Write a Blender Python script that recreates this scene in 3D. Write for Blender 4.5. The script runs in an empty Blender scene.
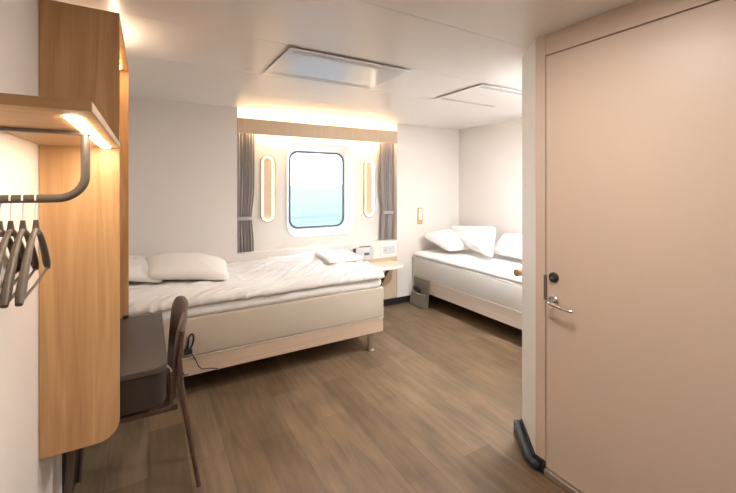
import bpy, bmesh, math, random
from mathutils import Vector, Matrix, noise
random.seed(7)
C = bpy.context.scene.collection
PI = math.pi
H = 2.15          # ceiling
XL, XR, YF, YB = -.31, 3.565, 3.70, -1.7

# ------------------------------------------------------------------ materials
def mat(name, col, rough=.6, metal=0, spec=.5, bump=0, bscale=200, emit=None, estr=0, coat=0):
    m = bpy.data.materials.new(name); m.use_nodes = True
    nt = m.node_tree; b = nt.nodes['Principled BSDF']
    b.inputs['Base Color'].default_value = (*col, 1)
    b.inputs['Roughness'].default_value = rough
    b.inputs['Metallic'].default_value = metal
    b.inputs['Specular IOR Level'].default_value = spec
    b.inputs['Coat Weight'].default_value = coat
    if emit:
        b.inputs['Emission Color'].default_value = (*emit, 1)
        b.inputs['Emission Strength'].default_value = estr
    if bump:
        tc = nt.nodes.new('ShaderNodeTexCoord'); n = nt.nodes.new('ShaderNodeTexNoise')
        n.inputs['Scale'].default_value = bscale; n.inputs['Detail'].default_value = 4
        bp = nt.nodes.new('ShaderNodeBump'); bp.inputs['Strength'].default_value = bump
        bp.inputs['Distance'].default_value = .002
        nt.links.new(tc.outputs['Object'], n.inputs['Vector'])
        nt.links.new(n.outputs['Fac'], bp.inputs['Height'])
        nt.links.new(bp.outputs['Normal'], b.inputs['Normal'])
    return m

def wood(name, c1, c2, scale=(9, 9, .9), rough=.5, dist=1.2, fine=.25):
    m = bpy.data.materials.new(name); m.use_nodes = True
    nt = m.node_tree; b = nt.nodes['Principled BSDF']; b.inputs['Roughness'].default_value = rough
    tc = nt.nodes.new('ShaderNodeTexCoord')
    mp = nt.nodes.new('ShaderNodeMapping'); mp.inputs['Scale'].default_value = scale
    n = nt.nodes.new('ShaderNodeTexNoise'); n.inputs['Scale'].default_value = 1.6
    n.inputs['Detail'].default_value = 3; n.inputs['Distortion'].default_value = dist
    ml = nt.nodes.new('ShaderNodeMath'); ml.operation = 'MULTIPLY'; ml.inputs[1].default_value = 5
    fr = nt.nodes.new('ShaderNodeMath'); fr.operation = 'PINGPONG'; fr.inputs[1].default_value = 1
    mp2 = nt.nodes.new('ShaderNodeMapping'); mp2.inputs['Scale'].default_value = tuple(s*14 if s > 2 else s*5 for s in scale)
    n2 = nt.nodes.new('ShaderNodeTexNoise'); n2.inputs['Scale'].default_value = 1.5; n2.inputs['Detail'].default_value = 5
    mx = nt.nodes.new('ShaderNodeMix'); mx.inputs[0].default_value = fine + .3
    rp = nt.nodes.new('ShaderNodeValToRGB')
    rp.color_ramp.elements[0].color = (*c1, 1); rp.color_ramp.elements[1].color = (*c2, 1)
    rp.color_ramp.elements[0].position = .2; rp.color_ramp.elements[1].position = .85
    L = nt.links.new
    L(tc.outputs['Object'], mp.inputs['Vector']); L(mp.outputs['Vector'], n.inputs['Vector'])
    L(n.outputs['Fac'], ml.inputs[0]); L(ml.outputs[0], fr.inputs[0])
    L(tc.outputs['Object'], mp2.inputs['Vector']); L(mp2.outputs['Vector'], n2.inputs['Vector'])
    L(fr.outputs[0], mx.inputs[2]); L(n2.outputs['Fac'], mx.inputs[3]); L(mx.outputs[0], rp.inputs['Fac'])
    L(rp.outputs['Color'], b.inputs['Base Color'])
    return m

M = {}
M['wall'] = mat('wall_laminate', (.82, .762, .715), .45, bump=.05, bscale=60)
M['wall_white'] = mat('wall_white', (.87, .86, .84), .45)
M['ceiling'] = mat('ceiling_panel', (.82, .78, .75), .30)
M['gap'] = mat('seam_shadow_gap', (.30, .26, .23), .8)
M['niche'] = mat('niche_laminate', (.84, .80, .75), .4)
M['gloss'] = mat('white_gloss', (.88, .87, .85), .18)
M['plate'] = mat('hatch_plate', (.74, .76, .78), .16, spec=.8)
M['perf'] = mat('perforated_grey', (.50, .50, .50), .5)
M['gasket'] = mat('rubber_gasket', (.10, .14, .16), .5)
M['beech'] = wood('beech_veneer', (.47, .265, .115), (.65, .41, .21), (6, 6, .55))
M['beech_x'] = wood('beech_veneer_across', (.50, .29, .13), (.64, .41, .21), (.7, 7, 7))
M['oak'] = wood('pale_oak_veneer', (.60, .45, .30), (.72, .57, .41), (30, 30, .8), fine=.5)
M['bedwood'] = wood('bed_base_laminate', (.56, .41, .29), (.64, .485, .36), (.8, 12, 12), fine=.4)
M['bedwood_y'] = wood('bed_base_laminate_long', (.66, .56, .48), (.76, .67, .58), (12, .8, 12), fine=.4)
M['walnut'] = wood('dark_walnut', (.085, .050, .035), (.150, .092, .066), (12, 12, 1.2), rough=.4)
M['deskdark'] = mat('desk_dark_laminate', (.075, .060, .052), .36, bump=.1, bscale=400)
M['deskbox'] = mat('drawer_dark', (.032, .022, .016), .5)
M['bedfab'] = mat('bed_fabric', (.55, .465, .37), .9, bump=.5, bscale=700)
M['beddaylit'] = mat('bed_fabric_daylit', (.68, .66, .62), .9, bump=.5, bscale=700)  # same bed fabric, colour paled to stand in for daylight on it
M['piping'] = mat('piping', (.72, .64, .55), .7)
M['linen'] = mat('white_linen', (.86, .83, .80), .85, bump=.2, bscale=500)
M['towel'] = mat('white_towel', (.88, .86, .84), .95, bump=.6, bscale=900)
M['curtain'] = mat('curtain_fabric', (.40, .36, .355), .85, bump=.4, bscale=900)
M['curtie'] = mat('curtain_tie', (.42, .375, .365), .8, bump=.4, bscale=900)
M['chrome'] = mat('chrome', (.75, .73, .70), .15, metal=1)
M['railplate'] = mat('latch_plate', (.25, .21, .18), .4, metal=.6)
M['hook'] = mat('hook_metal', (.85, .85, .84), .3, metal=.6)
M['rail'] = mat('bronze_rail', (.13, .105, .09), .35, metal=.3)
M['hanger'] = mat('hanger_plastic', (.085, .065, .052), .45)
M['black'] = mat('black_plastic', (.018, .018, .02), .4)
M['base'] = mat('black_skirting', (.02, .02, .024), .45)
M['bumper'] = mat('bumper_rubber', (.028, .036, .048), .35)
M['door'] = mat('door_laminate', (.72, .59, .49), .4, bump=.04, bscale=90)
M['steel'] = mat('threshold_steel', (.55, .52, .48), .35, metal=.8)
M['felt'] = mat('grey_felt', (.47, .42, .35), .95, bump=.6, bscale=500)
M['feltline'] = mat('felt_trim', (.62, .57, .50), .9)
M['device'] = mat('device_grey', (.66, .66, .66), .4)
M['display'] = mat('display_dark', (.12, .16, .16), .25)
M['led_shelf'] = mat('led_shelf', (.9, .9, .9), .4, emit=(1, .82, .60), estr=30)
M['led_desk'] = mat('led_desk', (.9, .9, .9), .4, emit=(1, .66, .32), estr=20)
M['led_top'] = mat('led_top', (.9, .9, .9), .4, emit=(1, .80, .58), estr=11)
M['led_cove'] = mat('led_cove', (.9, .9, .9), .4, emit=(1, .72, .42), estr=24)
M['led_oval'] = mat('led_oval', (.9, .9, .9), .4, emit=(1, .84, .55), estr=3.2)
M['led_read'] = mat('led_read', (.9, .9, .9), .4, emit=(1, .86, .58), estr=1.6)
M['added_lampglass'] = mat('added_lamp_diffuser', (.9, .9, .9), .4, emit=(1, .88, .76), estr=4)  # glowing disc of the added, unseen ceiling lamps
M['peg'] = wood('peg_wood', (.40, .22, .09), (.55, .34, .16), (6, 40, 40))

def floor_mat():
    m = bpy.data.materials.new('floor_vinyl_planks'); m.use_nodes = True
    nt = m.node_tree; b = nt.nodes['Principled BSDF']; L = nt.links.new; N = nt.nodes.new
    b.inputs['Roughness'].default_value = .42
    tc = N('ShaderNodeTexCoord')
    rot = N('ShaderNodeMapping'); rot.inputs['Rotation'].default_value = (0, 0, PI/2)
    br = N('ShaderNodeTexBrick'); br.offset = .37; br.offset_frequency = 2
    br.inputs['Scale'].default_value = 1; br.inputs['Brick Width'].default_value = 1.05
    br.inputs['Row Height'].default_value = .178; br.inputs['Mortar Size'].default_value = .0011
    br.inputs['Bias'].default_value = 0
    br.inputs['Color1'].default_value = (.135, .085, .045, 1)
    br.inputs['Color2'].default_value = (.212, .142, .083, 1)
    br.inputs['Mortar'].default_value = (.10, .07, .05, 1)
    L(tc.outputs['Object'], rot.inputs['Vector']); L(rot.outputs['Vector'], br.inputs['Vector'])
    mp = N('ShaderNodeMapping'); mp.inputs['Scale'].default_value = (15, 1.3, 1)
    n = N('ShaderNodeTexNoise'); n.inputs['Scale'].default_value = 2; n.inputs['Detail'].default_value = 6
    n.inputs['Distortion'].default_value = .8
    L(tc.outputs['Object'], mp.inputs['Vector']); L(mp.outputs['Vector'], n.inputs['Vector'])
    n3 = N('ShaderNodeTexNoise'); n3.inputs['Scale'].default_value = 3.2; n3.inputs['Detail'].default_value = 4
    mp3 = N('ShaderNodeMapping'); mp3.inputs['Scale'].default_value = (2.4, 1, 1)
    L(tc.outputs['Object'], mp3.inputs['Vector']); L(mp3.outputs['Vector'], n3.inputs['Vector'])
    ad = N('ShaderNodeMath'); ad.operation = 'ADD'; L(n.outputs['Fac'], ad.inputs[0]); L(n3.outputs['Fac'], ad.inputs[1])
    mr = N('ShaderNodeMapRange'); mr.inputs['From Min'].default_value = .65; mr.inputs['From Max'].default_value = 1.35
    mr.inputs['To Min'].default_value = .68; mr.inputs['To Max'].default_value = 1.35
    L(ad.outputs[0], mr.inputs['Value'])
    mx = N('ShaderNodeVectorMath'); mx.operation = 'SCALE'
    L(br.outputs['Color'], mx.inputs[0]); L(mr.outputs[0], mx.inputs['Scale'])
    L(mx.outputs['Vector'], b.inputs['Base Color'])
    bp = N('ShaderNodeBump'); bp.inputs['Strength'].default_value = .15; bp.inputs['Distance'].default_value = .002
    L(ad.outputs[0], bp.inputs['Height']); L(bp.outputs['Normal'], b.inputs['Normal'])
    return m
M['floor'] = floor_mat()

def glass_mat():
    m = bpy.data.materials.new('window_glass'); m.use_nodes = True
    nt = m.node_tree; nt.nodes.clear(); N = nt.nodes.new; L = nt.links.new
    o = N('ShaderNodeOutputMaterial'); mx = N('ShaderNodeMixShader'); t = N('ShaderNodeBsdfTransparent')
    g = N('ShaderNodeBsdfGlossy'); g.inputs['Roughness'].default_value = .02
    t.inputs['Color'].default_value = (.95, .98, .98, 1); mx.inputs[0].default_value = .04
    L(t.outputs[0], mx.inputs[1]); L(g.outputs[0], mx.inputs[2]); L(mx.outputs[0], o.inputs['Surface'])
    return m
M['glass'] = glass_mat()

def sea_mat():
    m = bpy.data.materials.new('sea'); m.use_nodes = True
    nt = m.node_tree; b = nt.nodes['Principled BSDF']; N = nt.nodes.new; L = nt.links.new
    b.inputs['Roughness'].default_value = .5; b.inputs['Specular IOR Level'].default_value = .12
    tc = N('ShaderNodeTexCoord')
    mp = N('ShaderNodeMapping'); mp.inputs['Scale'].default_value = (.022, .06, 1)
    n = N('ShaderNodeTexNoise'); n.inputs['Scale'].default_value = 1; n.inputs['Detail'].default_value = 9
    L(tc.outputs['Object'], mp.inputs['Vector']); L(mp.outputs['Vector'], n.inputs['Vector'])
    rp = N('ShaderNodeValToRGB')
    rp.color_ramp.elements[0].position = .35; rp.color_ramp.elements[1].position = .68
    rp.color_ramp.elements[0].color = (.020, .042, .058, 1); rp.color_ramp.elements[1].color = (.075, .102, .118, 1)
    L(n.outputs['Fac'], rp.inputs['Fac']); L(rp.outputs['Color'], b.inputs['Base Color'])
    bp = N('ShaderNodeBump'); bp.inputs['Strength'].default_value = .5; bp.inputs['Distance'].default_value = 3
    L(n.outputs['Fac'], bp.inputs['Height']); L(bp.outputs['Normal'], b.inputs['Normal'])
    return m
M['sea'] = sea_mat()

# ------------------------------------------------------------------ helpers
ORG = {}
def thing(name, label, cat, loc, group=None, kind=None):
    o = bpy.data.objects.new(name, None); C.objects.link(o); o.location = loc
    o.empty_display_size = .05
    if label: o['label'] = label
    if cat: o['category'] = cat
    if group: o['group'] = group
    if kind: o['kind'] = kind
    ORG[o.name] = Vector(loc)
    return o

def obj(name, bm, m, parent=None, loc=None, smooth=False, label=None, angle=None):
    """one mesh object; bm holds world coordinates"""
    org = ORG[parent.name] if parent else Vector(loc or (0, 0, 0))
    for v in bm.verts: v.co -= org
    bmesh.ops.recalc_face_normals(bm, faces=bm.faces)
    me = bpy.data.meshes.new(name); bm.to_mesh(me); bm.free()
    me.materials.append(M[m] if isinstance(m, str) else m)
    if smooth:
        for p in me.polygons: p.use_smooth = True
        if angle: 
            me.update(); me.set_sharp_from_angle(angle=math.radians(angle))
    o = bpy.data.objects.new(name, me); C.objects.link(o)
    if parent: o.parent = parent
    else: o.location = org
    ORG[o.name] = org
    if label: o['label'] = label
    return o

def tag(o, label, cat, group=None):
    o['label'] = label; o['category'] = cat
    if group: o['group'] = group
    return o

def struct(name, bm, m, loc=None, smooth=False):
    o = obj(name, bm, m, None, loc, smooth); o['kind'] = 'structure'; return o

def bx(x0, x1, y0, y1, z0, z1, bm=None, bev=0, seg=2):
    t = bmesh.new()
    bmesh.ops.create_cube(t, size=1)
    for v in t.verts:
        v.co = Vector(((x0+x1)/2 + v.co.x*(x1-x0), (y0+y1)/2 + v.co.y*(y1-y0), (z0+z1)/2 + v.co.z*(z1-z0)))
    if bev: bmesh.ops.bevel(t, geom=t.edges[:], offset=bev, segments=seg, affect='EDGES', profile=.5)
    return merge(bm, t)

def merge(bm, t):
    if bm is None: return t
    me = bpy.data.meshes.new('tmp'); t.to_mesh(me); t.free(); bm.from_mesh(me); bpy.data.meshes.remove(me)
    return bm

def prism(pts, a0, a1, axis='z', bm=None, bev=0):
    """outline pts (2D) extruded along axis from a0 to a1"""
    t = bmesh.new()
    def mk(p, a):
        if axis == 'z': return (p[0], p[1], a)
        if axis == 'y': return (p[0], a, p[1])
        return (a, p[0], p[1])
    A = [t.verts.new(mk(p, a0)) for p in pts]; B = [t.verts.new(mk(p, a1)) for p in pts]
    t.faces.new(A); t.faces.new(list(reversed(B)))
    n = len(pts)
    for i in range(n): t.faces.new((A[i], A[(i+1) % n], B[(i+1) % n], B[i]))
    bmesh.ops.recalc_face_normals(t, faces=t.faces)
    if bev:
        es = [e for e in t.edges if len({round(v.co['xyz'.index(axis)], 5) for v in e.verts}) == 1]
        bmesh.ops.bevel(t, geom=es, offset=bev, segments=2, affect='EDGES', profile=.5)
    return merge(bm, t)

def rrect(x0, x1, y0, y1, r, n=8):
    """rounded rectangle; r scalar or 4-tuple in order (x1y1, x0y1, x0y0, x1y0)"""
    if not isinstance(r, (tuple, list)): r = (r,)*4
    P = []
    for (cx, cy, a0, rr) in ((x1, y1, 0, r[0]), (x0, y1, 90, r[1]), (x0, y0, 180, r[2]), (x1, y0, 270, r[3])):
        sx = 1 if cx == x1 else -1; sy = 1 if cy == y1 else -1
        if rr <= 0: P.append((cx, cy)); continue
        for k in range(n+1):
            a = math.radians(a0 + 90*k/n)
            P.append((cx - sx*rr + rr*math.cos(a), cy - sy*rr + rr*math.sin(a)))
    return P

def tube(pts, r, bm=None, n=12, caps=True):
    """tube along pts, r scalar or list"""
    t = bmesh.new(); pts = [Vector(p) for p in pts]
    rs = r if isinstance(r, (list, tuple)) else [r]*len(pts)
    rings = []; up = None
    for i, p in enumerate(pts):
        a = pts[max(i-1, 0)]; b = pts[min(i+1, len(pts)-1)]; d = (b-a).normalized()
        if up is None:
            up = d.orthogonal().normalized()
        up = (up - d*up.dot(d)).normalized(); s = d.cross(up)
        rings.append([t.verts.new(p + (up*math.cos(2*PI*k/n) + s*math.sin(2*PI*k/n))*rs[i]) for k in range(n)])
    for i in range(len(rings)-1):
        for k in range(n):
            t.faces.new((rings[i][k], rings[i][(k+1) % n], rings[i+1][(k+1) % n], rings[i+1][k]))
    if caps: t.faces.new(list(reversed(rings[0]))); t.faces.new(rings[-1])
    return merge(bm, t)

def bar(p0, p1, w0, w1, bm=None, axis=(0, 1, 0), bev=.003):
    """tapered rectangular bar; w=(across axis, other)"""
    t = bmesh.new(); p0 = Vector(p0); p1 = Vector(p1); d = (p1-p0).normalized()
    a = Vector(axis); a = (a - d*a.dot(d)).normalized(); s = d.cross(a)
    R = []
    for p, w in ((p0, w0), (p1, w1)):
        R.append([t.verts.new(p + a*w[0]/2*i + s*w[1]/2*j) for i, j in ((1, 1), (-1, 1), (-1, -1), (1, -1))])
    for k in range(4): t.faces.new((R[0][k], R[0][(k+1) % 4], R[1][(k+1) % 4], R[1][k]))
    t.faces.new(R[0]); t.faces.new(R[1])
    bmesh.ops.recalc_face_normals(t, faces=t.faces)
    if bev: bmesh.ops.bevel(t, geom=t.edges[:], offset=bev, segments=2, affect='EDGES', profile=.5)
    return merge(bm, t)

def arc(c, r, a0, a1, n, plane='xz', fixed=0):
    out = []
    for k in range(n+1):
        a = math.radians(a0 + (a1-a0)*k/n); u = c[0] + r*math.cos(a); v = c[1] + r*math.sin(a)
        out.append((u, fixed, v) if plane == 'xz' else (fixed, u, v) if plane == 'yz' else (u, v, fixed))
    return out

def grid_mesh(fn, nu, nv, closed_u=False):
    t = bmesh.new()
    V = [[t.verts.new(fn(i/nu, j/nv)) for j in range(nv+1)] for i in range(nu + (0 if closed_u else 1))]
    for i in range(nu):
        for j in range(nv):
            a = V[i]; b = V[(i+1) % nu] if closed_u else V[i+1]
            t.faces.new((a[j], b[j], b[j+1], a[j+1]))
    return t

def disc_lathe(prof, cx, cy, axis='z', n=32):
    """closed profile [(r,a)] around an axis through (cx,cy)"""
    t = bmesh.new(); R = []
    for r, a in prof:
        ring = []
        for k in range(n):
            u = cx + r*math.cos(2*PI*k/n); v = cy + r*math.sin(2*PI*k/n)
            ring.append(t.verts.new((u, v, a) if axis == 'z' else (u, a, v) if axis == 'y' else (a, u, v)))
        R.append(ring)
    for i in range(len(R)-1):
        for k in range(n): t.faces.new((R[i][k], R[i][(k+1) % n], R[i+1][(k+1) % n], R[i+1][k]))
    t.faces.new(R[0]); t.faces.new(R[-1])
    return t

# ------------------------------------------------------------------ room shell
struct('floor', bx(XL-.1, XR+.1, YB-.1, 3.98, -.06, 0), 'floor')
# ceiling of 60 cm panels with fine shadow gaps
bm = bmesh.new()
ys = [YB-.1, -1.10, -.50, .10, .71, 1.31, 1.91, 2.51, 3.11, 3.98]
for a, b in zip(ys, ys[1:]):
    bx(XL-.1, XR+.1, a+.0012, b-.0012, H, H+.02, bm)
o = struct('ceiling', bm, 'ceiling')
struct('ceiling_backing', bx(XL-.1, XR+.1, YB-.1, 3.98, H+.02, H+.06), 'gap').name = 'trim_1'

bm = bx(XL-.10, XL, YB, 3.70, 0, H)
struct('wall_left', bm, 'wall')
# far wall either side of the niche, plus the white sill band and oak panel beneath it
NX0, NX1, NY, SZ = .73, 2.568, 3.83, .758
bm = bx(XL-.1, NX0, YF, 3.98, 0, H); bx(NX1, XR+.1, YF, 3.98, 0, H, bm)
struct('wall_far', bm, 'wall')
bm = bx(NX0, NX1, YF+.004, 3.98, .565, SZ); struct('trim_2', bm, 'niche')              # white sill band
bm = bx(NX0, NX1, YF+.010, 3.98, 0, .565); struct('trim_3', bm, 'oak')                    # oak panel below
struct('wall_right', bx(XR, XR+.1, 1.42, YF, 0, H), 'wall')
# niche wall with the window hole
WX0, WX1, WZ0, WZ1 = 1.262, 2.048, .868, 1.868
outer = rrect(WX0, WX1, WZ0, WZ1, .13, 10)
def ray_rect(p, c, x0, x1, z0, z1):
    dx, dz = p[0]-c[0], p[1]-c[1]; k = 1e9
    if dx > 1e-6: k = min(k, (x1-c[0])/dx)
    if dx < -1e-6: k = min(k, (x0-c[0])/dx)
    if dz > 1e-6: k = min(k, (z1-c[1])/dz)
    if dz < -1e-6: k = min(k, (z0-c[1])/dz)
    return (c[0]+dx*k, c[1]+dz*k)
cw = ((WX0+WX1)/2, (WZ0+WZ1)/2)
t = bmesh.new()
O = []; I = []
pts = outer[:]
corners = [(NX1, H), (NX0, H), (NX0, SZ), (NX1, SZ)]
ring = [(p, ray_rect(p, cw, NX0, NX1, SZ, H)) for p in pts]
for c in corners:
    a = math.atan2(c[1]-cw[1], c[0]-cw[0])
    j = min(range(len(ring)), key=lambda i: abs(math.atan2(ring[i][0][1]-cw[1], ring[i][0][0]-cw[0]) - a))
    ring[j] = (ring[j][0], c)
for y in (NY, NY+.03):
    O.append([t.verts.new((q[0], y, q[1])) for p, q in ring]); I.append([t.verts.new((p[0], y, p[1])) for p, q in ring])
n = len(ring)
for k in range(n):
    k2 = (k+1) % n
    for s in (0, 1): t.faces.new((O[s][k], O[s][k2], I[s][k2], I[s][k]))
    t.faces.new((I[0][k], I[0][k2], I[1][k2], I[1][k])); t.faces.new((O[0][k], O[0][k2], O[1][k2], O[1][k]))
bx(1.215, 1.218, NY-.0012, NY, SZ, 1.91, t); bx(2.088, 2.091, NY-.0012, NY, SZ, 1.91, t)
struct('wall_niche', t, 'niche')
# hull behind the niche wall, around the window funnel
bm = bx(NX0, 1.22, NY+.05, 3.98, SZ, H); bx(2.08, NX1, NY+.05, 3.98, SZ, H, bm)
bx(1.22, 2.08, NY+.05, 3.98, SZ, .89, bm); bx(1.22, 2.08, NY+.05, 3.98, 1.875, H, bm)
struct('wall_hull', bm, 'gap')

# window: white flange + conical reveal, gasket, pane
win = thing('window_1', None, None, (cw[0], NY, WZ0)); win['kind'] = 'structure'
GX0, GX1, GZ0, GZ1, GY = 1.321, 1.972, .945, 1.778, 3.945
loops = [(rrect(WX0-.018, WX1+.018, WZ0-.018, WZ1+.018, .145, 10), NY),
         (rrect(WX0-.016, WX1+.016, WZ0-.016, WZ1+.016, .143, 10), NY-.008),
         (rrect(WX0-.004, WX1+.004, WZ0-.004, WZ1+.004, .132, 10), NY-.010),
         (rrect(WX0+.012, WX1-.012, WZ0+.010, WZ1-.012, .125, 10), NY+.004),
         (rrect(GX0-.018, GX1+.018, GZ0-.016, GZ1+.016, .105, 10), GY-.012),
         (rrect(GX0-.008, GX1+.008, GZ0-.008, GZ1+.008, .100, 10), GY-.004),
         (rrect(GX0-.008, GX1+.008, GZ0-.008, GZ1+.008, .100, 10), GY+.03),
         (rrect(WX0+.0, WX1-.0, WZ0+.0, WZ1-.0, .125, 10), GY+.03),
         (rrect(WX0+.0, WX1-.0, WZ0+.0, WZ1-.0, .13, 10), NY)]
t = bmesh.new(); R = [[t.verts.new((p[0], y, p[1])) for p in P] for P, y in loops]
for a, b in zip(R, R[1:]):
    for k in range(len(a)): t.faces.new((a[k], a[(k+1) % len(a)], b[(k+1) % len(a)], b[k]))
obj('window_frame', t, 'gloss', win, smooth=True, angle=40)
loops = [(rrect(GX0-.008, GX1+.008, GZ0-.008, GZ1+.008, .100, 10), GY+.012), (rrect(GX0-.008, GX1+.008, GZ0-.008, GZ1+.008, .100, 10), GY-.008),
         (rrect(GX0+.012, GX1-.012, GZ0+.012, GZ1-.012, .085, 10), GY-.006), (rrect(GX0+.012, GX1-.012, GZ0+.012, GZ1-.012, .085, 10), GY+.012)]
t = bmesh.new(); R = [[t.verts.new((p[0], y, p[1])) for p in P] for P, y in loops]
R.append(R[0])
for a, b in zip(R, R[1:]):
    for k in range(len(a)): t.faces.new((a[k], a[(k+1) % len(a)], b[(k+1) % len(a)], b[k]))
obj('gasket', t, 'gasket', win)
obj('pane', prism(rrect(GX0+.004, GX1-.004, GZ0+.004, GZ1-.004, .09, 10), GY, GY+.006, 'y'), 'glass', win)

# sea outside
t = bmesh.new(); bmesh.ops.create_grid(t, x_segments=1, y_segments=1, size=9000)
for v in t.verts: v.co += Vector((0, 9010, -13))
struct('sea_outside', t, 'sea')

# partition with the chamfered corner and the door plane (X = 1.68), bathroom block behind it
CA, CB = (1.865, 1.425), (1.68, 1.205)
blk = [CA, CB, (1.715, CB[1]), (1.715, YB), (XR, YB), (XR, CA[1])]
struct('wall_partition', prism(blk, 0, H, 'z'), 'wall_white')
DY0, DY1, DZ = .10, 1.148, 2.045
bm = bx(1.68, 1.714, DY0, 1.150, DZ+.005, H-.001)                  # panel above the door
bx(1.68, 1.7145, 1.152, 1.2045, 0, H-.001, bm)                  # jamb strip
bx(1.68, 1.714, YB, DY0-.004, 0, H-.001, bm)
struct('trim_4', bm, 'door')
dr = thing('door_1', None, None, (1.68, DY0, 0)); dr['kind'] = 'structure'
obj('door_leaf', bx(1.682, 1.712, DY0, DY1, .035, DZ, bev=.0015), 'door', dr)
obj('strike_plate', bx(1.674, 1.683, 1.142, 1.157, .855, .975, bev=.001), 'railplate', dr, label='narrow brushed metal strip on the door edge')
lk = obj('lock_cylinder', disc_lathe([(.024, 1.682), (.024, 1.674), (.019, 1.670)], 1.106, .972, 'x'), 'black', dr, smooth=True, angle=35, label='round black lock rose')
obj('keyhole', disc_lathe([(.009, 1.671), (.009, 1.666), (.007, 1.665)], 1.106, .972, 'x', 20), 'chrome', lk)
hr = obj('handle_rose', disc_lathe([(.025, 1.682), (.025, 1.675), (.022, 1.672)], 1.106, .858, 'x'), 'chrome', dr, smooth=True, angle=35)
lev = [(1.675, 1.106, .858), (1.650, 1.106, .858), (1.638, 1.103, .858), (1.632, 1.093, .857), (1.630, 1.07, .855), (1.630, 1.03, .851), (1.632, .995, .849), (1.636, .985, .849)]
obj('lever', tube(lev, [.009, .009, .0095, .010, .010, .009, .0085, .006], n=14), 'chrome', hr, smooth=True, angle=50)
struct('trim_5', bx(1.665, 1.716, DY0, 1.15, 0, .032, bev=.003), 'steel')         # threshold
# skirtings
bm = bx(NX0, 2.74, YF-.012, YF+.012, 0, .072, bev=.002); bx(2.74, XR, YF-.012, YF, 0, .072, bm)
struct('baseboard_far', bm, 'base')
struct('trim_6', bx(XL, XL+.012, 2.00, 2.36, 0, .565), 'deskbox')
struct('baseboard_left', bx(XL, XL+.010, 2.37, YF-.013, 0, .072), 'base')
struct('baseboard_right', bx(XR-.012, XR, CA[1], YF-.013, 0, .072), 'base')
# chamfer skirting and its rounded rubber bumper
nrm = Vector((CB[1]-CA[1], -(CB[0]-CA[0]), 0)).normalized()
if nrm.x > 0: nrm = -nrm
def off(p, d): return (p[0]+nrm.x*d, p[1]+nrm.y*d)
q = [CA, off(CA, .012), off(CB, .012), (1.668, 1.200), (1.668, 1.150), (1.68, 1.150), CB]
struct('baseboard_corner', prism(q, 0, .065, 'z', bev=.001), 'base')
a, b = Vector((*off(CA, .026), .032)), Vector((*off(CB, .026), .032))
d = (b-a).normalized()
pts = [a + d*(-.01) - Vector((nrm.x, nrm.y, 0))*.022, a - d*.004, a + d*.02, (a+b)/2, b - d*.02, b + Vector((0, -.02, 0)), b + Vector((.006, -.05, 0))]
tag(obj('corner_bumper', tube(pts, [.018, .023, .024, .024, .024, .023, .016], n=16), 'bumper', None, tuple(a), True), 'dark rubber bumper bar along the foot of the angled wall corner', 'bumper')
struct('wall_back', bx(XL-.1, 1.715, YB-.1, YB, 0, H), 'wall')

# ------------------------------------------------------------------ desk unit on the left wall
dk = thing('desk_unit', 'tall beech desk unit with rounded side panel on the left wall, dark desktop inside', 'desk', (XL, 1.61, .51))
X1 = -.088
obj('side_panel', prism(rrect(XL+.001, X1, .512, 2.030, (0, 0, 0, .065), 10), 1.61, 1.632, 'y', bev=.001), 'beech', dk)
obj('side_panel', prism(rrect(XL+.001, X1, .722, 2.030, (0, 0, 0, 0)), 2.340, 2.360, 'y', bev=.001), 'beech', dk)
obj('top_panel', bx(XL+.001, X1, 1.632, 2.34, 2.008, 2.030, bev=.001), 'beech_x', dk)
obj('back_panel', bx(XL+.001, XL+.012, 1.633, 2.339, .722, 2.007), 'beech', dk)
obj('light_strip', bx(-.145, -.120, 1.70, 2.28, 2.002, 2.008), 'led_desk', dk, label='glowing strip light under the top panel')
obj('desktop', prism(rrect(XL+.001, .066, 1.634, 2.345, (.006, 0, 0, .055), 10), .698, .720, 'z', bev=.003), 'deskdark', dk, label='dark grey brown desktop with a rounded corner')
bo = obj('drawer_box', prism(rrect(XL+.001, .062, 1.640, 2.335, (.006, 0, 0, .058), 10), .570, .697, 'z', bev=.002), 'deskbox', dk, label='dark drawer box under the desktop')
obj('light_strip', bx(-.150, -.125, 1.98, 2.335, 2.0305, 2.037), 'led_top', dk, label='glowing strip light on top of the unit')
obj('panel_foot', bx(-.112, -.088, 2.322, 2.3395, .721, .734, bev=.002), 'black', dk, label='small black foot')

# chair pushed in under the desk, facing the wall
ch = thing('desk_chair', 'dark walnut chair with curved backrest pushed in at the desk', 'chair', (-.05, 2.03, 0))
def seatfn():
    P = rrect(-.29, .10, 1.825, 2.245, (.05, .09, .09, .05), 8)
    t = prism(P,   .445, .464, 'z', bev=.005)
    return t
obj('seat', seatfn(), 'walnut', ch, smooth=True, angle=35)
def backfn(u, v):
    # closed section: v height, u around (front then rear face)
    w = .232*(1 - .10*(1-v))
    if v > .74: w *= .52 + .48*math.sqrt(max(0, 1-((v-.74)/.26)**2))
    z = .480 + .365*v
    s = u*2 if u < .5 else (1-u)*2
    y = -w + 2*w*s
    bow = .046*(1-(y/.232)**2)
    x = .078 + .036*v**1.2 + bow
    thick = .009 if .02 < s < .98 else .005
    return Vector((x + (thick if u >= .5 else -thick), 2.035 + y, z))
t = grid_mesh(backfn, 40, 24, True)
t.edges.ensure_lookup_table(); bmesh.ops.holes_fill(t, edges=[e for e in t.edges if e.is_boundary])
obj('backrest', t, 'walnut', ch, smooth=True, angle=50)
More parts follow.
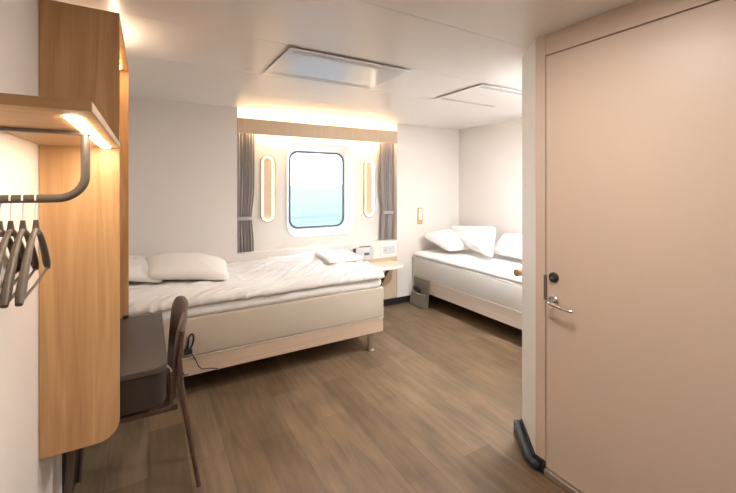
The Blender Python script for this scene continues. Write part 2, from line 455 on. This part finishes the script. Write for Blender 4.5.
for yy, s in ((1.835, 1), (2.235, -1)):
    t = tube([(.132, yy-.004*s, .775), (.118, yy-.008*s, .66), (.122, yy-.004*s, .55), (.207, yy+.095*s, 0)], [.008, .011, .0145, .0105], n=12)
    lg = obj('leg', t, 'walnut', ch, smooth=True, angle=50)
    obj('bolt_cap', tube([(.150, yy-.014*s, .590), (.135, yy-.016*s, .592)], .008, n=12), 'chrome', lg, label='small metal joint cap')
    obj('leg', tube([(-.250, yy+.01*s, .444), (-.285, yy-.012*s, 0)], [.015, .010], n=12), 'walnut', ch, smooth=True, angle=50)
    obj('side_rail', bar((-.245, yy+.040*s, .433), (.115, yy+.034*s, .433), (.016, .022), (.016, .022)), 'walnut', ch)
obj('front_rail', bar((-.25, 1.88, .430), (-.25, 2.19, .430), (.018, .03), (.018, .03), axis=(1, 0, 0)), 'walnut', ch)

# ------------------------------------------------------------------ shelf, rail, hangers
sh = thing('wall_shelf', 'beech wall shelf with a lit strip beneath it, above the hangers', 'shelf', (XL, .809, 1.55))
obj('shelf_board', bx(XL+.001, X1, .828, 1.609, 1.546, 1.565, bev=.001), 'beech_x', sh)
obj('light_strip', bx(-.137, -.113, .900, 1.575, 1.543, 1.5475), 'led_shelf', sh, label='bright white strip light set into the shelf underside')
obj('edge_strip', bx(X1, X1+.002, .830, 1.608, 1.547, 1.564), 'oak', sh, label='pale edge banding')
RY, RZ = 1.15, 1.383
rl = thing('clothes_rail', 'dark bronze tubular hanging rail fixed under the shelf', 'clothes rail', (XL, RY, RZ))
path = [(-.304, RY, RZ), (-.188, RY, RZ)] + arc((-.188, RZ+.055), .055, -90, 0, 10, 'xz', RY) + [(-.133, RY, 1.541)]
obj('rail_tube', tube(path, .0098, n=18), 'rail', rl, smooth=True, angle=60)
obj('mounting_bar', bx(-.309, -.120, RY-.010, RY+.012, 1.537, 1.5455, bev=.001), 'rail', rl)
obj('wall_post', bx(-.309, -.296, RY-.008, RY+.008, 1.375, 1.540, bev=.001), 'rail', rl)

def make_hanger(x, yaw, label):
    h = thing('coat_hanger', label, 'hanger', (0, 0, 0), 'dark coat hangers on the rail')
    arms = bmesh.new()
    def arm(s):
        P = []; R = []
        for k in range(13):
            q = k/12
            P.append((0, s*.196*q, -.072 - .125*q**1.25 + .012*math.sin(PI*q))); R.append(.0050 + .0042*q - (.003 if k == 12 else 0))
        return P, R
    for s in (-1, 1):
        P, R = arm(s); tube(P, R, arms, n=10)
    tube([(0, 0, -.05), (0, 0, -.085)], [.0045, .0085], arms, n=12)
    obj('shoulder', arms, 'hanger', h, smooth=True, angle=60)
    obj('crossbar', tube([(0, -.188, -.196), (0, 0, -.200), (0, .188, -.196)], .0032, n=8), 'hanger', h, smooth=True, angle=60)
    hk = [(0, 0, -.055), (0, 0, -.030)] + [(0, .0128*math.sin(math.radians(a)), 0 + .0128*-math.cos(math.radians(a))) for a in range(30, 271, 20)]
    hk = [(0, 0, -.055), (0, .002, -.025), (0, .010, -.010)] + [(0, .0125*math.cos(math.radians(a)), .0125*math.sin(math.radians(a))) for a in range(-20, 201, 20)]
    obj('hook', tube(hk, 0.0018, n=8), 'hook', h, smooth=True, angle=60, label='shiny metal hook')
    h.location = (x, RY, RZ+.0005); h.rotation_euler = (0, 0, yaw)
    return h
HL = ['dark brown coat hanger nearest the beech side panel, frontmost on the rail',
      'dark brown coat hanger on the rail just behind the frontmost one',
      'dark brown coat hanger third along the rail from the beech panel',
      'dark brown coat hanger furthest left, at the wall end of the rail']
h0 = make_hanger(-.226, .07, HL[0])
for (x, yw, lb) in ((-.249, .08, HL[1]), (-.270, .07, HL[2]), (-.288, .06, HL[3])):
    r = h0.copy(); C.objects.link(r); r.location = (x, RY, RZ+.0005); r.rotation_euler = (0, 0, yw); r['label'] = lb
    for c in list(h0.children):
        d = c.copy(); C.objects.link(d); d.parent = r

# ------------------------------------------------------------------ soft goods helpers
def nz(x, y, z=0, s=1): return noise.noise(Vector((x*s, y*s, z*s)))
def ridge(x, y, seed=0): 
    n = noise.noise(Vector((x, y, seed))); return 1 - abs(n)*2
def pillow(name, A, B, D, Cc, thick, label, seed=0, parent=None, dent=0, cr=.014, under=.35):
    """A,B top edge; D below A; Cc below B"""
    A, B, Cc, D = map(Vector, (A, B, Cc, D)); n = 44
    t = bmesh.new(); up = ((B-A).cross(D-A)).normalized()
    if up.dot(Vector((-1, -.3, 1.2))) < 0: up = -up      # upper side faces the room
    rows = {}
    def pos(i, j, side):
        u, v = i/n, j/n
        cu, cv = 2*u-1, 2*v-1
        # pinch mid-edges slightly, leaving pointed corners
        u2 = .5 + (u-.5)*(1 - .045*(1-cv*cv)); v2 = .5 + (v-.5)*(1 - .06*(1-cu*cu))
        cs = 1 - .11*(cu*cu*cv*cv)**3; u2 = .5+(u2-.5)*cs; v2 = .5+(v2-.5)*cs
        p = A.lerp(B, u2).lerp(D.lerp(Cc, u2), v2)
        e = max(0, (1-cu**2)*(1-cv**2)); f = e**.36
        f2 = min(1, min(1-abs(cu), 1-abs(cv))*3)
        q = f*thick/2*(1 + .22*nz(u*2.2, v*2.2, seed+side*7))*(1.2 if side > 0 else under)
        q -= dent*math.exp(-((cu)**2+(cv+.1)**2)*4)*thick*.3
        ang = math.atan2(cv, cu); rr = math.hypot(cu, cv)
        q += cr*f2*(ridge(ang*1.9+seed, rr*1.2, seed)*.6 + ridge(u*4+v*2, v*3-u, seed+3)*.6)*f
        return p + up*side*q + up*nz(u*1.5, v*1.5, seed)*.02
    V = {}
    for side in (1, -1):
        for i in range(n+1):
            for j in range(n+1):
                edge = i in (0, n) or j in (0, n)
                if edge and side == -1: V[(i, j, -1)] = V[(i, j, 1)]
                else: V[(i, j, side)] = t.verts.new(pos(i, j, side) if not edge else pos(i, j, 1))
        for i in range(n):
            for j in range(n):
                f = [V[(i, j, side)], V[(i+1, j, side)], V[(i+1, j+1, side)], V[(i, j+1, side)]]
                try: t.faces.new(f)
                except ValueError: pass
    zmin = min(v.co.z for v in t.verts); c = (A+B+Cc+D)/4
    return obj(name, t, 'linen', parent, (c.x, c.y, zmin), True)

# ------------------------------------------------------------------ bed under the window
def make_bed(x0, x1, y0, y1, zmid, front, label, legs, wood_m, topper_z, fab='bedfab'):
    b = thing('bed', label, 'bed', ((x0+x1)/2, (y0+y1)/2, 0))
    obj('base_panel', bx(x0+.004, x1-.004, y0+.004, y1, .160, zmid, bev=.004), wood_m, b, label='pale wood lower base panel')
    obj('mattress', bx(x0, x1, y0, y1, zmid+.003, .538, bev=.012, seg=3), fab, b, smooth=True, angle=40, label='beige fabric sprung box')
    P = bmesh.new()
    loop = [(x0, y0), (x1, y0), (x1, y1), (x0, y1), (x0, y0)]
    for p, q in zip(loop, loop[1:]): tube([(p[0], p[1], zmid), (q[0], q[1], zmid)], .0038, P, n=8)
    obj('piping', P, 'piping', b, label='pale piping seam')
    def tf(u, v):
        return None
    obj('topper', soft_slab(x0+.002, x1-.002, y0+.004, y1-.004, .538, topper_z, .026, 3.1), 'linen', b, smooth=True, label='white sheeted mattress topper')
    for (lx, ly) in legs:
        lg = obj('leg', tube([(lx, ly, .006), (lx, ly, .162)], .024, n=20), 'chrome', b, smooth=True, angle=50, label='shiny metal leg')
        obj('foot', disc_lathe([(.036, 0), (.036, .006), (.026, .014)], lx, ly), 'chrome', lg, smooth=True, angle=40)
    return b

def soft_slab(x0, x1, y0, y1, z0, z1, r, seed, amp=.0025):
    """rounded slab with soft uneven sides"""
    t = bmesh.new(); hz = (z1-z0)/2; zc = (z0+z1)/2
    prof = []                      # (inset, z)
    for k in range(9):
        a = PI/2 - PI*k/8
        prof.append((min(r, hz)*(1-math.cos(a)), zc + hz*math.sin(a)))
    N = 200; rings = []
    per = rrect(0, 1, 0, 1, 0)
    for ins, z in prof:
        P = rrect(x0+ins, x1-ins, y0+ins, y1-ins, max(.02, .05-ins), 6)
        # resample straight sides
        Q = []
        for i in range(len(P)):
            a, b = Vector(P[i]), Vector(P[(i+1) % len(P)]); m = max(1, int((b-a).length/.03 + .5)) if (b-a).length > .08 else 1
            for s in range(m): Q.append(a.lerp(b, s/m))
        rings.append((Q, z))
    nn = min(len(q) for q, z in rings)
    R = []
    for Q, z in rings:
        idx = [Q[int(i*len(Q)/nn)] for i in range(nn)] if len(Q) != nn else Q
        R.append([t.verts.new((p.x + amp*nz(p.x*6, p.y*6, z*9+seed), p.y + 2*amp*nz(p.x*5, p.y*5, z*14+seed), z + amp*nz(p.x*4, p.y*4, seed))) for p in idx])
    for a, b in zip(R, R[1:]):
        for k in range(nn): t.faces.new((a[k], a[(k+1) % nn], b[(k+1) % nn], b[k]))
    t.faces.new(R[0]); t.faces.new(R[-1])
    return t

def duvet(name, x0, x1, y0, y1, zb, top, r, fold, seed, nx=260, ny=130, over=.0):
    """closed soft sheet: top height top(x,y), rounded rim of radius r, flat underside at zb"""
    t = bmesh.new(); G = []
    for i in range(nx+1):
        row = []
        for j in range(ny+1):
            u, v = i/nx, j/ny
            # denser sampling at the rim
            uu = .5 - .5*math.cos(PI*u); vv = .5 - .5*math.cos(PI*v)
            uu = .6*uu+.4*u; vv = .6*vv+.4*v
            x = x0 + (x1-x0)*uu; y = y0 + (y1-y0)*vv
            dx = min(x-x0, x1-x); dy = min(y-y0, y1-y); dd = min(dx, dy)
            # rounded corner distance
            k = min(1, max(0, dd/r)); dome = math.sqrt(max(0, 1-(1-k)**2))
            h = top(x, y)
            z = zb + (h-zb)*(.12 + .88*dome) + fold(x, y)*(.35 + .65*dome)
            # rim bulge in plan, uneven hem
            ox = oy = 0
            if k < 1:
                b = .012*nz(x*5, y*5, seed)*(1-k)
                if dy <= dx: oy = (-1 if y-y0 < y1-y else 1)*b
                else: ox = (-1 if x-x0 < x1-x else 1)*b
            if dy <= dx and y-y0 < y1-y: oy -= fold(x, y)*(1-k)*.8
            row.append(t.verts.new((x+ox, y+oy, z)))
        G.append(row)
    for i in range(nx):
        for j in range(ny): t.faces.new((G[i][j], G[i+1][j], G[i+1][j+1], G[i][j+1]))
    rim = [G[i][0] for i in range(nx+1)] + [G[nx][j] for j in range(1, ny+1)] + [G[i][ny] for i in range(nx-1, -1, -1)] + [G[0][j] for j in range(ny-1, 0, -1)]
    low = [t.verts.new((v.co.x + .02*(1 if v.co.x < (x0+x1)/2 else -1), v.co.y + .02*(1 if v.co.y < (y0+y1)/2 else -1), zb)) for v in rim]
    n = len(rim)
    for k in range(n): t.faces.new((rim[k], rim[(k+1) % n], low[(k+1) % n], low[k]))
    t.faces.new(low)
    return obj(name, t, 'linen', None, ((x0+x1)/2, (y0+y1)/2, zb), True)

B1 = (-.300, 1.750, 2.720, 3.690)
make_bed(*B1, .282, 'y', 'bed with beige fabric sides and rumpled white duvet beneath the square window',
         [(1.645, 2.775), (1.645, 3.62), (-.20, 2.775), (-.20, 3.62)], 'bedwood', .612)
def top1(x, y):
    h = .712 + .018*nz(x*1.6, y*1.8, 4)
    h += .034*math.exp(-((x-1.42)**2/.10 + (y-3.25)**2/.20))
    h -= .020*math.exp(-((x-.75)**2/.06))
    h += .03*max(0, .4-x)
    return h
def fold1(x, y):
    # diagonal drag folds towards the front edge, stronger near the front
    e = (y-2.7) + .22*min(1, max(0, (y-2.705)/.095))
    a = x*.95 - e*1.15; s = e*.5 + x*.45
    f = .5 + .5*math.exp(-(y-2.72)*2.2)
    return f*(.017*max(0, ridge(a*3.4, s*.9, 2))**2.5 + .015*max(0, ridge(a*7.5, s*1.4, 5))**3 + .009*max(0, ridge(a*15, s*3, 9))**2) + .006*max(0, ridge(x*5+y*2, y*4-x, 12))**3 - .008
tag(duvet('duvet', -.295, 1.742, 2.705, 3.685, .615, top1, .095, fold1, 1.3),
    'rumpled white duvet spread over the bed beneath the square window', 'duvet')
tag(pillow('pillow', (-.27, 3.62, .83), (-.27, 2.93, .80), (.10, 3.62, .77), (.10, 2.93, .74), .11, '', 11),
    'white pillow at the wall end of the window bed, half hidden under another', 'pillow', 'pillows on the window bed')
tag(pillow('pillow', (-.05, 3.46, .815), (-.02, 2.93, .795), (.59, 3.36, .740), (.52, 2.84, .732), .17, '', 3),
    'plump white pillow leaning on top at the head of the window bed', 'pillow', 'pillows on the window bed')
# folded towel
t = bx(1.33, 1.66, 2.90, 3.28, .752, .786, bev=.014, seg=4)
bmesh.ops.subdivide_edges(t, edges=t.edges[:], cuts=6, use_grid_fill=True)
for v in t.verts: v.co.z += .006*nz(v.co.x*6, v.co.y*6, 3); 
t2 = bmesh.ops.rotate(t, cent=(1.5, 3.1, .78), matrix=Matrix.Rotation(math.radians(-4), 3, 'Z') @ Matrix.Rotation(math.radians(1.5), 3, 'X'), verts=t.verts)
tag(obj('folded_towel', t, 'towel', None, (1.5, 3.1, .757), True), 'folded white towel lying near the foot end of the window bed', 'towel')

# charger with looped cable hanging on the front of the bed
cb = thing('power_cable', 'black power adapter with looped cable hanging on the side of the window bed', 'cable', (.22, 2.712, .33))
DX, DZc = -.012, -.038
obj('adapter', prism(rrect(.212+DX, .262+DX, .352+DZc, .388+DZc, (.014, .016, .006, .006), 6), 2.688, 2.716, 'y', bev=.004), 'black', cb)
lp = [(.238+DX, 2.704, .385+DZc)] + [(.250+DX + .018*math.cos(math.radians(a)) + .010*math.sin(math.radians(a)), 2.704, .430+DZc + .048*math.sin(math.radians(a))) for a in range(200, 520, 16)] + [(.236+DX, 2.704, .385+DZc)]
obj('cable_loop', tube(lp, .0055, n=8), 'black', cb, smooth=True)
obj('cable_tail', tube([(.225, 2.706, .322), (.245, 2.708, .312), (.268, 2.708, .270), (.290, 2.708, .215), (.310, 2.708, .194), (.36, 2.708, .188), (.405, 2.706, .176), (.415, 2.710, .158), (.42, 2.76, .145)], .0032, n=8), 'black', cb, smooth=True)

# ------------------------------------------------------------------ bed on the right wall
B2 = (2.785, 3.553, 1.62, 3.688)
make_bed(*B2, .310, 'x', 'single bed with daylit pale base along the right wall in the corner',
         [(2.84, 1.70), (3.50, 1.70), (2.84, 3.60), (3.50, 3.60)], 'bedwood_y', .549, 'beddaylit')
def top2(x, y): return .608 + .006*nz(x*2, y*2, 8)
def fold2(x, y): return .003*ridge(x*3+y*1.2, y*2-x, 4)
tag(duvet('duvet', 2.788, 3.548, 1.63, 3.680, .552, top2, .040, fold2, 5.5, 80, 120),
    'smooth white cover spread flat over the bed along the right wall', 'duvet')
PG = 'pillows on the right wall bed'
tag(pillow('pillow', (2.87, 3.62, .800), (3.40, 3.62, .800), (2.95, 3.21, .672), (3.38, 3.20, .675), .18, '', 21, under=.6),
    'white pillow resting against the far wall beside the reading lamp', 'pillow', PG)
tag(pillow('pillow', (3.24, 3.56, .915), (3.40, 2.93, .955), (3.33, 3.24, .660), (3.09, 2.70, .650), .18, '', 31, cr=.020),
    'large white pillow propped upright with its corner raised, between two others', 'pillow', PG)
tag(pillow('pillow', (3.49, 2.92, .862), (3.49, 2.24, .872), (3.26, 2.88, .660), (3.25, 2.24, .660), .17, '', 41),
    'white pillow leaning on the right wall, nearest the doorway corner', 'pillow', PG)

# grey felt pouch at the foot of the right bed
pc = thing('felt_pouch', 'grey felt pouch hanging from the corner of the right wall bed', 'pouch', (2.76, 3.5, 0))
def pouch(u, v):
    y = 3.655 - .315*u - .03*(1-v)*0; z = .318 - .305*v
    x = 2.776 - .020*math.sin(PI*u)*(1-v)*.6
    if v > .5: x -= .035*((v-.5)/.5)**1.3
    y += .018*math.sin(PI*v)*(1-2*u)*-1
    return Vector((x, y, z))
t = grid_mesh(pouch, 12, 20)
r_ = bmesh.ops.solidify(t, geom=t.faces[:], thickness=.005)
obj('back_flap', t, 'felt', pc, smooth=True, angle=50)
def pfront(u, v):
    y = 3.625 - .265*u + (.5-u)*.04*v; z = .150 - .140*v
    x = 2.728 - .022*v - .012*math.sin(PI*u)
    return Vector((x, y, z))
t = grid_mesh(pfront, 12, 10); bmesh.ops.solidify(t, geom=t.faces[:], thickness=.005)
fp = obj('front_pocket', t, 'felt', pc, smooth=True, angle=50)
P = bmesh.new(); tube([pfront(k/10, 0)+Vector((-.001, 0, .002)) for k in range(11)], .004, P, n=8)
obj('pocket_hem', P, 'feltline', fp, label='pale hem line')
t = bmesh.new(); bmesh.ops.create_icosphere(t, subdivisions=3, radius=1)
for v in t.verts: v.co = Vector((2.742 + v.co.x*.018, 3.545 + v.co.y*.080, .175 + v.co.z*.038 - v.co.y*-.012))
tag(obj('remote_control', t, 'black', None, (2.74, 3.545, .14), True), 'rounded black object tucked in the felt pouch', 'remote control')

# ------------------------------------------------------------------ niche fittings
vl = thing('curtain_valance', 'long pale oak valance board above the square window', 'valance', ((NX0+NX1)/2, YF, 1.90))
obj('valance_board', bx(NX0+.001, NX1-.001, YF-.006, YF+.012, 1.908, 2.055, bev=.001), 'oak', vl)
obj('light_strip', bx(NX0+.05, NX1-.05, YF+.0125, YF+.026, 2.000, 2.022), 'led_cove', vl, label='glowing strip light hidden behind the valance board')

def make_curtain(x0, x1, label, open_dir):
    r = thing('curtain', label, 'curtain', ((x0+x1)/2, YF+.08, SZ))
    W = x1-x0; zt, zb, ztie = 1.965, SZ+.004, 1.085
    def fn(u, v):
        z = zb + (zt-zb)*v
        g = 1.0
        # drawn together at the tie
        k = math.exp(-((z-ztie)/.18)**2); g = 1 - .16*k
        if z < ztie: g = min(1.0, .84 + .12*min(1, (ztie-z)/.22)) 
        s = u*2 if u < .5 else (1-u)*2
        xx = W*s*g
        x = (x0 + xx) if open_dir < 0 else (x1 - xx)
        ph = s*2*PI*5.5
        amp = .013*(1-.45*k)*(1 + .3*math.sin(z*3))
        y = YF + .072 + amp*math.sin(ph + .3*math.sin(z*2)) + .005*math.sin(ph*2.3+1)
        y += .008 if u >= .5 else 0
        return Vector((x, y, z))
    t = grid_mesh(fn, 240, 60, True); bmesh.ops.holes_fill(t, edges=[e for e in t.edges if e.is_boundary])
    obj('curtain_panel', t, 'curtain', r, smooth=True, angle=60)
    P = []
    wx = W*.87
    xa, xb = (x0-.002, x0+wx) if open_dir < 0 else (x1-wx, x1+.002)
    out = rrect(xa, xb, YF+.046, YF+.104, .022, 5)
    inn = rrect(xa+.003, xb-.003, YF+.049, YF+.101, .020, 5)
    t = bmesh.new(); zs = (ztie-.014, ztie+.022)
    RR = [[t.verts.new((p[0], p[1], zz + .025*(p[0]-xa)/wx*(-open_dir)*0)) for p in ps] for ps, zz in ((out, zs[0]), (out, zs[1]), (inn, zs[1]), (inn, zs[0]))]
    RR.append(RR[0])
    for a, b in zip(RR, RR[1:]):
        for k in range(len(a)): t.faces.new((a[k], a[(k+1) % len(a)], b[(k+1) % len(a)], b[k]))
    obj('tieback', t, 'curtie', r, smooth=True, angle=50, label='lighter grey tieback band')
    return r
make_curtain(NX0+.004, NX0+.178, 'grey pleated curtain tied back at the left side of the square window', -1)
make_curtain(NX1-.190, NX1-.004, 'grey pleated curtain tied back at the right side of the square window', 1)

def oval(cx, label):
    r = thing('wall_lamp', label, 'wall lamp', (cx, NY, 1.03), 'oval wall lamps beside the window')
    zc, hw, hh = 1.378, .076, .345
    def ringmesh(specs):
        t = bmesh.new(); R = []
        for (w, h, y) in specs: R.append([t.verts.new((p[0], y, p[1])) for p in rrect(cx-w, cx+w, zc-h, zc+h, w-.0005, 12)])
        for a, b in zip(R, R[1:]):
            for k in range(len(a)): t.faces.new((a[k], a[(k+1) % len(a)], b[(k+1) % len(a)], b[k]))
        return t, R
    t, R = ringmesh([(hw, hh, NY-.001), (hw, hh, NY-.022), (hw-.008, hh-.008, NY-.026), (hw-.016, hh-.016, NY-.022), (hw-.016, hh-.016, NY-.001)])
    obj('outer_ring', t, 'oak', r, smooth=True, angle=40, label='pale oak rim')
    t, R = ringmesh([(hw-.016, hh-.016, NY-.001), (hw-.016, hh-.016, NY-.0215), (hw-.029, hh-.029, NY-.010), (hw-.029, hh-.029, NY-.001)])
    obj('light_ring', t, 'led_oval', r, smooth=True, angle=40, label='glowing ring')
    obj('back_plate', prism(rrect(cx-hw+.0295, cx+hw-.0295, zc-hh+.0295, zc+hh-.0295, hw-.031, 12), NY-.008, NY-.001, 'y'), 'oak', r, label='wood grain centre plate')
oval(1.052, 'glowing oval wall lamp with wooden centre left of the square window')
oval(2.252, 'glowing oval wall lamp with wooden centre right of the square window')

# control module and socket plate in the white sill band
YP = YF+.004
cm = thing('control_panel', 'grey control module with small display set in the white band under the sill', 'control panel', (2.12, YP, .60))
obj('housing', bx(1.995, 2.228, YP-.030, YP-.0005, .575, .715, bev=.003), 'device', cm)
obj('top_slot', bx(2.05, 2.19, YP-.026, YP-.006, .714, .722, bev=.001), 'black', cm, label='dark slot along the top edge')
obj('side_latch', bx(1.973, 1.994, YP-.028, YP-.006, .665, .705, bev=.002), 'black', cm, label='black latch')
obj('screen', bx(2.10, 2.165, YP-.033, YP-.029, .622, .650), 'display', cm, label='dark little display')
for k in range(3):
    for j in range(2): obj('button', bx(2.105+.022*k, 2.119+.022*k, YP-.0335, YP-.029, .668+.018*j, .678+.018*j, bev=.001), 'gloss', cm)
obj('side_rib', bx(2.185, 2.192, YP-.033, YP-.029, .60, .705), 'device', cm)
obj('side_rib', bx(2.208, 2.215, YP-.033, YP-.029, .60, .705), 'device', cm)
sp = thing('socket_plate', 'white socket plate with round button beside the curtain, above the fold table', 'socket plate', (2.44, YP, .58))
obj('plate', prism(rrect(2.335, 2.548, .585, .722, .008, 4), YP-.008, YP-.0005, 'y', bev=.002), 'gloss', sp)
obj('socket_insert', prism(rrect(2.365, 2.530, .607, .698, .012, 5), YP-.0115, YP-.0075, 'y', bev=.001), 'device', sp)
obj('button', disc_lathe([(.012, YP-.011), (.012, YP-.016), (.009, YP-.018)], 2.398, .652, 'y', 20), 'perf', sp)

# little half-round table between the beds
tb = thing('wall_table', 'small pale half round wall table on a black bracket between the beds', 'table', (2.2, YF, .40))
P = [(1.93, 3.708), (1.93, 3.42)] + [(1.97, 3.385)] + [(2.36 + .155*math.sin(math.radians(a)), 3.53 - .155*math.cos(math.radians(a))) for a in range(0, 91, 9)] + [(2.515, 3.60), (2.505, 3.65), (2.47, 3.708)]
obj('table_top', prism(P, .496, .524, 'z', bev=.008), 'gloss', tb, smooth=True, angle=40)
M['oakpale'] = wood('table_pale_oak', (.74, .62, .46), (.82, .72, .56), (1, 20, 20), fine=.5)
obj('top_inlay', prism([(2.22+(p[0]-2.22)*.95, 3.56+(p[1]-3.56)*.93) for p in P], .5235, .5255, 'z'), 'oakpale', tb, label='pale oak tabletop surface')
obj('bracket', bar((2.28, 3.45, .500), (2.32, 3.702, .245), (.028, .020), (.028, .020), axis=(1, 0, 0)), 'black', tb, label='black metal bracket')
obj('bracket_plate', bx(2.30, 2.34, 3.702, 3.709, .20, .50, bev=.001), 'black', tb, label='black mounting plate')

# reading lamp on the far wall
rd = thing('reading_lamp', 'small lit reading lamp with golden backplate on the far wall between the beds', 'wall lamp', (2.905, YF, .932))
obj('back_plate', prism(rrect(2.870, 2.942, .932, 1.132, .006, 4), YF-.012, YF-.0005, 'y', bev=.002), 'beech', rd, label='golden wood backplate')
obj('light_tube', prism(rrect(2.893, 2.919, .990, 1.118, .0125, 8), YF-.020, YF-.0125, 'y', bev=.002), 'led_read', rd, smooth=True, angle=50, label='bright rounded diffuser')

# wooden peg past the partition corner
pg = thing('wall_peg', 'round wooden peg sticking out past the edge of the angled wall corner', 'peg', (1.93, 1.47, .88))
obj('peg', disc_lathe([(.018, 1.888), (.022, 1.892), (.0225, 1.93), (.020, 1.975), (.016, 1.98)], 1.485, .893, 'x', 24), 'peg', pg, smooth=True, angle=50)
obj('peg_stem', tube([(1.95, 1.426, .893), (1.95, 1.47, .893)], .010, n=12), 'peg', pg, smooth=True, angle=50)

# ------------------------------------------------------------------ ceiling hatches
def hatch(x0, x1, label, pm='plate'):
    h = thing('ceiling_hatch', label, 'ceiling panel', ((x0+x1)/2, 2.18, H), 'flat ventilation panels on the ceiling')
    y0, y1 = 1.915, 2.440
    obj('plate', bx(x0, x1, y0, y1, H-.013, H-.009, bev=.001), pm, h)
    obj('collar', bx(x0+.02, x1-.02, y0+.02, y1-.02, H-.009, H-.0005), 'perf', h, label='dark recessed collar')
    obj('perforated_strip', bx(x0+.035, x1-.04, y0+.022, y0+.070, H-.0142, H-.0126), 'perf', h, label='grey perforated strip')
    obj('perforated_strip', bx(x0+.035, x1-.04, y1-.070, y1-.022, H-.0142, H-.0126), 'perf', h, label='grey perforated strip')
    for sx in (x0+.20, x1-.20):
        obj('screw', disc_lathe([(.005, H-.0125), (.005, H-.0155), (.003, H-.0165)], sx, y1-.012, 'z', 12), 'chrome', h)
        obj('screw', disc_lathe([(.005, H-.0125), (.005, H-.0155), (.003, H-.0165)], sx, y0+.012, 'z', 12), 'chrome', h)
hatch(.645, 1.43, 'large glossy flat ventilation panel on the ceiling in front of the window')
hatch(2.075, 2.79, 'flat ventilation panel on the ceiling over the right bed, cut by the corner', 'ceiling')

# ------------------------------------------------------------------ ceiling lamps added out of view to light the cabin
def added_lamp(x, y, power, r=.16, col=(1, .86, .72), label=''):
    l = thing('added_ceiling_lamp', label, 'added ceiling lamp', (x, y, H), 'added round lamps out of view')
    obj('rim', disc_lathe([(r+.02, H-.0005), (r+.02, H-.018), (r+.004, H-.020), (r+.003, H-.0005)], x, y), 'gloss', l, smooth=True, angle=40)
    obj('diffuser', disc_lathe([(r, H-.0008), (r, H-.012), (r*.9, H-.015)], x, y), 'added_lampglass', l)
    ld = bpy.data.lights.new('added_lamp_light', 'AREA'); ld.shape = 'DISK'; ld.size = 2*r; ld.energy = power; ld.color = col
    lo = bpy.data.objects.new('added_lamp_light', ld); C.objects.link(lo); lo.location = (x, y, H-.022)
added_lamp(.90, .78, 5.5, .15, (1, .92, .84), 'added unseen round warm ceiling lamp in the entrance between desk wall and door')
added_lamp(.75, -.75, 1.5, .17, (1, .86, .74), 'added unseen round ceiling lamp at the back of the entrance passage')
added_lamp(2.62, 1.66, 25, .14, (.95, .98, 1), 'added unseen round cool ceiling lamp over the right wall bed')

# daylight
w = bpy.data.worlds.new('sky'); bpy.context.scene.world = w; w.use_nodes = True
nt = w.node_tree; bg = nt.nodes['Background']
tc = nt.nodes.new('ShaderNodeTexCoord'); sx = nt.nodes.new('ShaderNodeSeparateXYZ'); rp = nt.nodes.new('ShaderNodeValToRGB')
rp.color_ramp.elements[0].position = 0; rp.color_ramp.elements[0].color = (.93, .97, 1, 1)
rp.color_ramp.elements[1].position = .6; rp.color_ramp.elements[1].color = (.55, .74, 1, 1)
nt.links.new(tc.outputs['Generated'], sx.inputs[0]); nt.links.new(sx.outputs['Z'], rp.inputs['Fac'])
nt.links.new(rp.outputs['Color'], bg.inputs['Color']); bg.inputs['Strength'].default_value = 3.6

# ------------------------------------------------------------------ camera
cd = bpy.data.cameras.new('camera'); cam = bpy.data.objects.new('camera', cd); C.objects.link(cam)
cam.location = (0, 0, 1.415); cam.rotation_euler = (PI/2, 0, -math.radians(30.33))
cd.sensor_width = 36; cd.lens = 36*376/736; cd.shift_y = -(246.5-185)/736; cd.clip_start = .02; cd.clip_end = 30000
s = bpy.context.scene; s.camera = cam
s.view_settings.view_transform = 'Standard'; s.view_settings.look = 'None'
s.view_settings.exposure = 1.05; s.view_settings.gamma = 1; s.view_settings.use_curve_mapping = False
